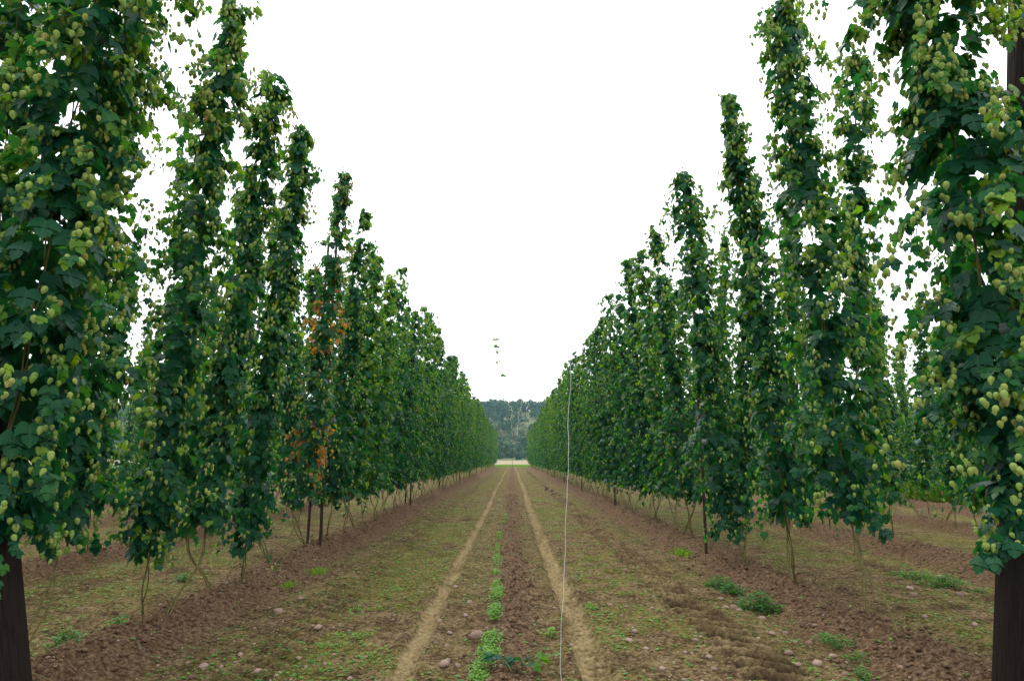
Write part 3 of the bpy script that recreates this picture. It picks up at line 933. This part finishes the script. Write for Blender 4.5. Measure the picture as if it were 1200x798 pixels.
for q in ((1103, 674, 10), (1066, 690, 11), (1070, 697, 10), (1124, 698, 8), (1062, 748, 9), (1142, 735, 8), (1147, 771, 8), (1010, 731, 8), (959, 694, 6), (1131, 682, 7), (1083, 721, 7), (1165, 740, 7)):
    stone(*q, "pale pink stone beyond the ridge that runs to the thick grey-brown pole", "stones beyond the pole's ridge")

# loose pebbles and clods nobody could count
so = Soup(); so2 = Soup(); so3 = Soup()
g = np.random.default_rng(9)
for i in range(6):
    for soup, N, smin, smax in ((so, 900, 0.014, 0.048), (so2, 1500, 0.02, 0.075), (so3, 3600, 0.010, 0.040)):
        y = 4.6 + 26 * g.random(N) ** 2.2
        if soup is not so2:
            x = g.uniform(-9, 9, N)
        else:
            row = g.choice([-6.85, -3.35, -3.35, -3.35, 0, 0, 3.35, 3.35, 3.35, 6.85], N)
            x = row + g.normal(0, 1, N) * np.where(row == 0, 0.2, 0.42)
        hh = ground_fields(x, y)
        ok = (hh[2] < 0.25) & (hh[4] < 0.35)
        x, y, h = x[ok], y[ok], hh[0][ok]; n_ = len(x)
        s_ = smin + (smax - smin) * g.random(n_) ** 2.5
        a = g.uniform(0, 6.28, n_)
        A = np.zeros((n_, 3, 4)); A[:, 0, 0] = np.cos(a) * s_; A[:, 0, 1] = -np.sin(a) * s_; A[:, 1, 0] = np.sin(a) * s_; A[:, 1, 1] = np.cos(a) * s_; A[:, 2, 2] = s_
        A[:, 0, 3] = x; A[:, 1, 3] = y; A[:, 2, 3] = h + 0.08 * s_
        soup.batch(*ST1[i], A, np.zeros(n_))
tag(link("loose_pebbles", so.mesh("loose_pebbles", M_STONE)), "small pinkish pebbles strewn over the soil", "pebbles", kind="stuff")
tag(link("soil_crumbs", so3.mesh("soil_crumbs", M_CRUMB)), "loose brown crumbs over the trodden lanes", "soil", kind="stuff")
tag(link("soil_clods", so2.mesh("soil_clods", M_CLOD)), "crumbly red soil clods heaped along the ridges", "soil", kind="stuff")

# ------------------------------------------------------------------ weeds
OVAL = (np.array([(0, 0, 0), (0.24, 0.3, 0.05), (0.22, 0.68, 0.02), (0, 1, -0.12), (-0.22, 0.68, 0.02), (-0.24, 0.3, 0.05), (0, 0.5, -0.02)], float),
        np.array([(0, 1, 6), (1, 2, 6), (2, 3, 6), (3, 4, 6), (4, 5, 6), (5, 0, 6)], int))


def weed_mesh(seed, n, rx, ry, hgt, leaf, tint=0.5, grassy=False):
    g = np.random.default_rng(seed)
    px_ = np.clip(g.normal(0, 0.42, n), -.8, .8) * rx; py_ = np.clip(g.normal(0, 0.42, n), -.8, .8) * ry
    dd = np.sqrt((px_ / rx) ** 2 + (py_ / ry) ** 2)
    z = hgt * np.clip(1 - dd ** 1.5 * 0.8, 0.1, 1) * g.uniform(0.15, 1.0, n)
    a = g.uniform(0, 6.28, n); up = g.uniform(-0.25, 0.7, n)
    tip = np.stack([np.cos(a), np.sin(a), up], 1); nrm = np.stack([-np.cos(a) * 0.4, -np.sin(a) * 0.4, np.ones(n)], 1) + g.normal(0, 0.25, (n, 3))
    if grassy:
        z *= 0.05; tip[:, 2] = g.uniform(1.0, 3.0, n)
    A = frames(np.stack([px_, py_, z], 1), tip, nrm, leaf * g.uniform(0.5, 1.2, n), np.full(n, 0.18 if grassy else 0.9))
    s = Soup(); s.batch(*OVAL, A, np.clip(g.normal(tint, 0.2, n), 0, 1))
    if not grassy:
        for k in range(min(90, n // 2)):                    # the stems that carry the leaves
            i = g.integers(0, n)
            P = [(px_[i] * 0.3, py_[i] * 0.3, -0.02), (px_[i] * 0.7, py_[i] * 0.7, z[i] * 0.6), (px_[i], py_[i], z[i])]
            V_, F_ = tube(P, 0.002, 4); s.add(V_, F_, tint)
    return s.mesh("weed_clump", M_GRASS if grassy else M_WEED)


def weed(px, py, rx, ry, hgt, n, leaf, tint, label, group=None, grassy=False, name="weed_clump"):
    x, y = px_ground(px, py)
    o = link(name, weed_mesh(R.randrange(99999), n, rx, ry, hgt, leaf, tint, grassy))
    o.location = (x, y, gh(x, y) - 0.005)
    tag(o, label, "grass" if grassy else "weed", group)


CW = "leafy light green weed clump in the strip along the central ridge"
for (px, py, rx, ry, h_, n) in ((560, 792, .13, .22, .10, 150), (572, 773, .14, .22, .12, 200), (577, 752, .12, .22, .10, 150), (580, 725, .10, .25, .09, 150), (583, 706, .11, .28, .10, 170), (581, 690, .09, .22, .07, 90),
                                (580, 672, .09, .35, .07, 110), (582, 655, .09, .5, .07, 120), (582, 642, .09, .7, .06, 110), (585, 625, .10, .9, .06, 110), (591, 606, .10, 1.2, .06, 90)):
    weed(px, py, rx * R.uniform(0.75, 1.15), ry * R.uniform(1.5, 2.4), h_ * R.uniform(0.6, 1.0), int(n * R.uniform(2.0, 3.0)), 0.036, 0.72, CW, "weeds along the central ridge")
TW = "bushy dark green weed clump on the ridge near the low-hanging hop plant"
for (px, py, rx, ry, h_, n, l_) in ((842, 684, .24, .26, .17, 300, .055), (858, 692, .20, .22, .15, 220, .055), (889, 709, .28, .30, .22, 420, .06)):
    weed(px, py, rx, ry, h_, n, l_, 0.12, TW, "dark weeds on the ridge")
for (px, py, rx, ry, h_, n) in ((966, 748, .14, .16, .08, 70), (985, 756, .18, .2, .11, 120), (1005, 770, .12, .16, .09, 70), (1008, 786, .1, .1, .1, 50)):
    weed(px, py, rx, ry, h_, n, 0.036, 0.35, "small green weed clump on the ridge running to the thick grey-brown pole", "weeds towards the pole")
for (px, py, rx, ry, h_, n) in ((1107, 686, .35, .3, .15, 260), (1075, 678, .3, .3, .12, 160), (1145, 695, .2, .25, .12, 100), (1055, 672, .25, .3, .08, 100)):
    weed(px, py, rx, ry, h_, n, 0.055, 0.3, "spreading green weed clump on the second ridge beyond the pole's row", "weeds on the second ridge")
weed(644, 747, .09, .09, .09, 30, .06, 0.85, "single bright lime-green weed beside the sandy rut with tread prints")
weed(692, 712, .09, .14, .07, 80, .04, 0.75, "bright green weed tuft just past the white string and rut")
for q in ((400, 752), (420, 745), (395, 742), (385, 755), (440, 710), (415, 712), (430, 765), (466, 690)):
    weed(*q, .13, .16, .035, 45, .030, 0.8, "flat pale green seedling patch on the mossy strip before the browned plant's ridge", "seedling patches on the mossy strip")
weed(370, 669, .22, .4, .1, 130, .1, 0.6, "bright grass tuft at the foot of the ridge below the thin posts", grassy=True, name="grass_tuft")
weed(338, 686, .12, .25, .1, 60, .09, 0.5, "smaller grass tuft at the foot of the browned plant's ridge", grassy=True, name="grass_tuft")
weed(800, 650, .22, .5, .12, 150, .12, 0.5, "grass tuft on the ridge at the foot of the lone low post", grassy=True, name="grass_tuft")
weed(76, 772, .14, .14, .14, 130, .055, 0.3, "green weed clump beside the black leaning pole's foot")
weed(136, 748, .14, .2, .13, 130, .05, 0.35, "green weed clump at the foot of the hop with tawny cones")
weed(215, 680, .12, .16, .1, 120, .05, 0.3, "weed clump behind the ridge under the rusty-tipped hop plant")

# trailing hop shoot across the near end of the central ridge
root = empty("hop_runner", (*px_ground(600, 790), 0)); root.location.z = gh(root.location.x, root.location.y)
tag(root, "trailing hop shoot with dark leaves lying over the near end of the central ridge", "hop shoot")
so = Soup(); so.add(*tube(spline([(-0.20, 0.10, 0.06), (-0.1, 0.02, 0.07), (0.0, -0.03, 0.05), (0.14, 0.02, 0.05), (0.27, -0.04, 0.03)], 16), 0.004, 5)); so.add(*tube(spline([(-0.12, 0.06, 0.0), (-0.06, -0.05, 0.06), (0.0, -0.15, 0.02)], 8), 0.004, 5))
link("stem", so.mesh("stem", M_BINE), root)
for i in range(16):
    o = link("leaf", ME_LEAF, root); t = i / 15
    o.location = (-0.20 + 0.47 * t + g.normal(0, .025), 0.05 * math.cos(t * 6) + g.normal(0, .04), 0.07 + g.normal(0, .012)); sc = g.uniform(0.06, 0.1); o.scale = (sc, sc, sc)
    o.rotation_euler = (g.normal(-0.25, 0.3), g.normal(0, .3), g.uniform(0, 6.28)); o["tint"] = float(g.uniform(0.02, 0.4) if i < 11 else 0.65)

# tiny seedlings over the mossy lanes
N = 52000
y = 4.7 + 24 * g.random(N) ** 1.9; x = g.uniform(-7, 7, N)
hh = ground_fields(x, y)
ok = g.random(N) < hh[3] * 0.55 + 0.015
ok &= hh[2] < 0.3
x, y, h = x[ok], y[ok], hh[0][ok]; n_ = len(x)
so = Soup()
for k in range(3):
    a = g.uniform(0, 6.28, n_)
    tip = np.stack([np.cos(a), np.sin(a), g.uniform(0.1, 0.8, n_)], 1); nr = np.stack([-np.cos(a) * .4, -np.sin(a) * .4, np.ones(n_)], 1)
    A = frames(np.stack([x, y, h + 0.003], 1), tip, nr, g.uniform(0.010, 0.030, n_) * (1 + y * 0.02), np.full(n_, 1.1))
    so.batch(FARLEAF[0], FARLEAF[1], A, np.clip(g.normal(0.55, 0.25, n_), 0, 1))
tag(link("seedlings", so.mesh("seedlings", M_WEED)), "tiny green seedlings speckling the soil lanes", "seedlings", kind="stuff")

# tall bright grass along both edges of the hop garden and at its far end
def grass_strip(x0, x1, y0, y1, n, hgt, label):
    x = g.uniform(x0, x1, n); y = g.uniform(y0, y1, n); a = g.uniform(0, 6.28, n)
    tip = np.stack([np.cos(a), np.sin(a), g.uniform(1.2, 4, n)], 1); nr = np.stack([np.cos(a), np.sin(a), np.full(n, -0.3)], 1)
    A = frames(np.stack([x, y, np.zeros(n)], 1), tip, nr, hgt * g.uniform(0.5, 1.15, n), np.full(n, 0.16))
    so = Soup(); so.batch(*FARLEAF, A, np.clip(g.normal(0.45, 0.2, n), 0, 1))
    tag(link("tall_grass", so.mesh("tall_grass", M_GRASS)), label, "grass", kind="stuff")


grass_strip(15.3, 21, 14, 44, 18000, 1.0, "tall bright green grass past the outermost row behind the white string")
grass_strip(-21, -15.3, 14, 44, 18000, 1.0, "tall bright green grass past the outermost row behind the browned plant")
grass_strip(-14, 14, FIELD_END + 2, FIELD_END + 8, 9000, 0.32, "green grass headland across the far end of the alley")

# ------------------------------------------------------------------ far hedge, trees and wooded hill
def hill_h(x, y):
    return 60 * sm(520, 900, y + 0.02 * np.abs(x)) + 7 * vnoise(x * 0.006, y * 0.006, 31) * sm(540, 760, y) - 0.4


hx = np.linspace(-700, 700, 71); hy = np.concatenate([np.linspace(505, 920, 40), [1000, 1200, 1600, 2500]])
X, Y = np.meshgrid(hx, hy); Z = hill_h(X, Y)
nx = len(hx); ii = np.arange(len(hy) - 1)[:, None] * nx + np.arange(nx - 1)[None]
M_HILL = simple_mat("hill_grass", (0.05, 0.085, 0.03), (0.13, 0.13, 0.06), 0.03, 0.95)
tag(link("hill", mesh_tris("hill", np.stack([X, Y, Z], -1).reshape(-1, 3), np.stack([ii, ii + 1, ii + nx + 1, ii + nx], -1).reshape(-1, 4), M_HILL)), "long low hill rising beyond the stubble field", "hill", kind="structure")


def crown_template(seed, n=170):
    """a lumpy crown made of many leaf-clump faces over several lobes, unit height"""
    g = np.random.default_rng(seed)
    V = []; F = []
    lobes = [(g.normal(0, .2), g.normal(0, .2), g.uniform(.3, .8), g.uniform(.2, .34)) for _ in range(7)]
    for i in range(n):
        lx, ly, lz, lr = lobes[i % 7]
        d = g.normal(0, 1, 3); d /= np.linalg.norm(d)
        if d[2] < -0.5: d[2] *= -1
        c = np.array([lx, ly, lz]) + d * lr * g.uniform(0.75, 1.05)
        t = np.cross(d, g.normal(0, 1, 3)); t /= np.linalg.norm(t); b = np.cross(d, t)
        s = g.uniform(0.05, 0.10); k = len(V)
        V += [c + t * s, c + b * s + d * s * .4, c - t * s, c - b * s - d * .2 * s]
        F += [(k, k + 1, k + 2), (k, k + 2, k + 3)]
    return np.array(V), np.array(F)


CR = [crown_template(300 + i) for i in range(5)]


def crowns(name, xs_, ys_, zs_, hs_, tints, label, cat):
    so = Soup()
    for i in range(5):
        m = np.arange(len(xs_)) % 5 == i; n = m.sum()
        a = g.uniform(0, 6.28, n); s_ = hs_[m]
        A = np.zeros((n, 3, 4)); wd = s_ * g.uniform(0.8, 1.15, n)
        A[:, 0, 0] = np.cos(a) * wd; A[:, 0, 1] = -np.sin(a) * wd; A[:, 1, 0] = np.sin(a) * wd; A[:, 1, 1] = np.cos(a) * wd; A[:, 2, 2] = s_
        A[:, 0, 3] = xs_[m]; A[:, 1, 3] = ys_[m]; A[:, 2, 3] = zs_[m] - 0.06 * s_
        so.batch(*CR[i], A, tints[m])
    tag(link(name, so.mesh(name, M_WOOD, smooth=False)), label, cat, kind="stuff")


N = 2400
x = g.uniform(-690, 690, N); y = 560 + 345 * g.random(N) ** 0.8
clear = vnoise(x * 0.016, y * 0.012, 33) > 0.93
x, y = x[~clear], y[~clear]
crowns("distant_wood", x, y, hill_h(x, y), g.uniform(9, 17, len(x)), np.clip(g.normal(0.25, 0.22, len(x)) + 0.5 * (vnoise(x * .02, y * .02, 5) > 0.4), 0, .95), "dark wood covering the hill beyond the stubble field", "wood")
N = 140
x = np.linspace(-260, 260, N) + g.normal(0, 1.5, N); y = 440 + g.normal(0, 3, N)
crowns("distant_hedge", x, y, np.zeros(N), g.uniform(4.5, 7.5, N), np.clip(g.normal(0.3, 0.15, N), 0, .8), "hedge of dark bushes along the far edge of the stubble field", "hedge")
N = 90
x = np.linspace(-260, 260, N) + g.normal(0, 4, N); y = 490 + g.normal(0, 10, N)
crowns("field_trees", x, y, np.zeros(N), g.uniform(9, 17, N), np.clip(g.normal(0.6, 0.2, N), 0, 1), "paler trees standing between the far hedge and the wooded hill", "trees")

# ------------------------------------------------------------------ the air
hz, n, l = mat("haze_air")
pv = n.new("ShaderNodeVolumePrincipled"); pv.inputs["Color"].default_value = (0.50, 0.80, 1.0, 1); pv.inputs["Density"].default_value = 0.00012
ou = n.new("ShaderNodeOutputMaterial"); l.new(pv.outputs[0], ou.inputs["Volume"])
bx = [(sx * 3800, (-3200 if sy < 0 else 3800), z) for z in (-2.0, 120.0) for sx, sy in ((-1, -1), (1, -1), (1, 1), (-1, 1))]
bf = [(3, 2, 1, 0), (4, 5, 6, 7), (0, 1, 5, 4), (1, 2, 6, 5), (2, 3, 7, 6), (3, 0, 4, 7)]
tag(link("haze", mesh_tris("haze", bx, bf, hz, smooth=False)), "thin bluish haze over the whole valley", "haze", kind="stuff")
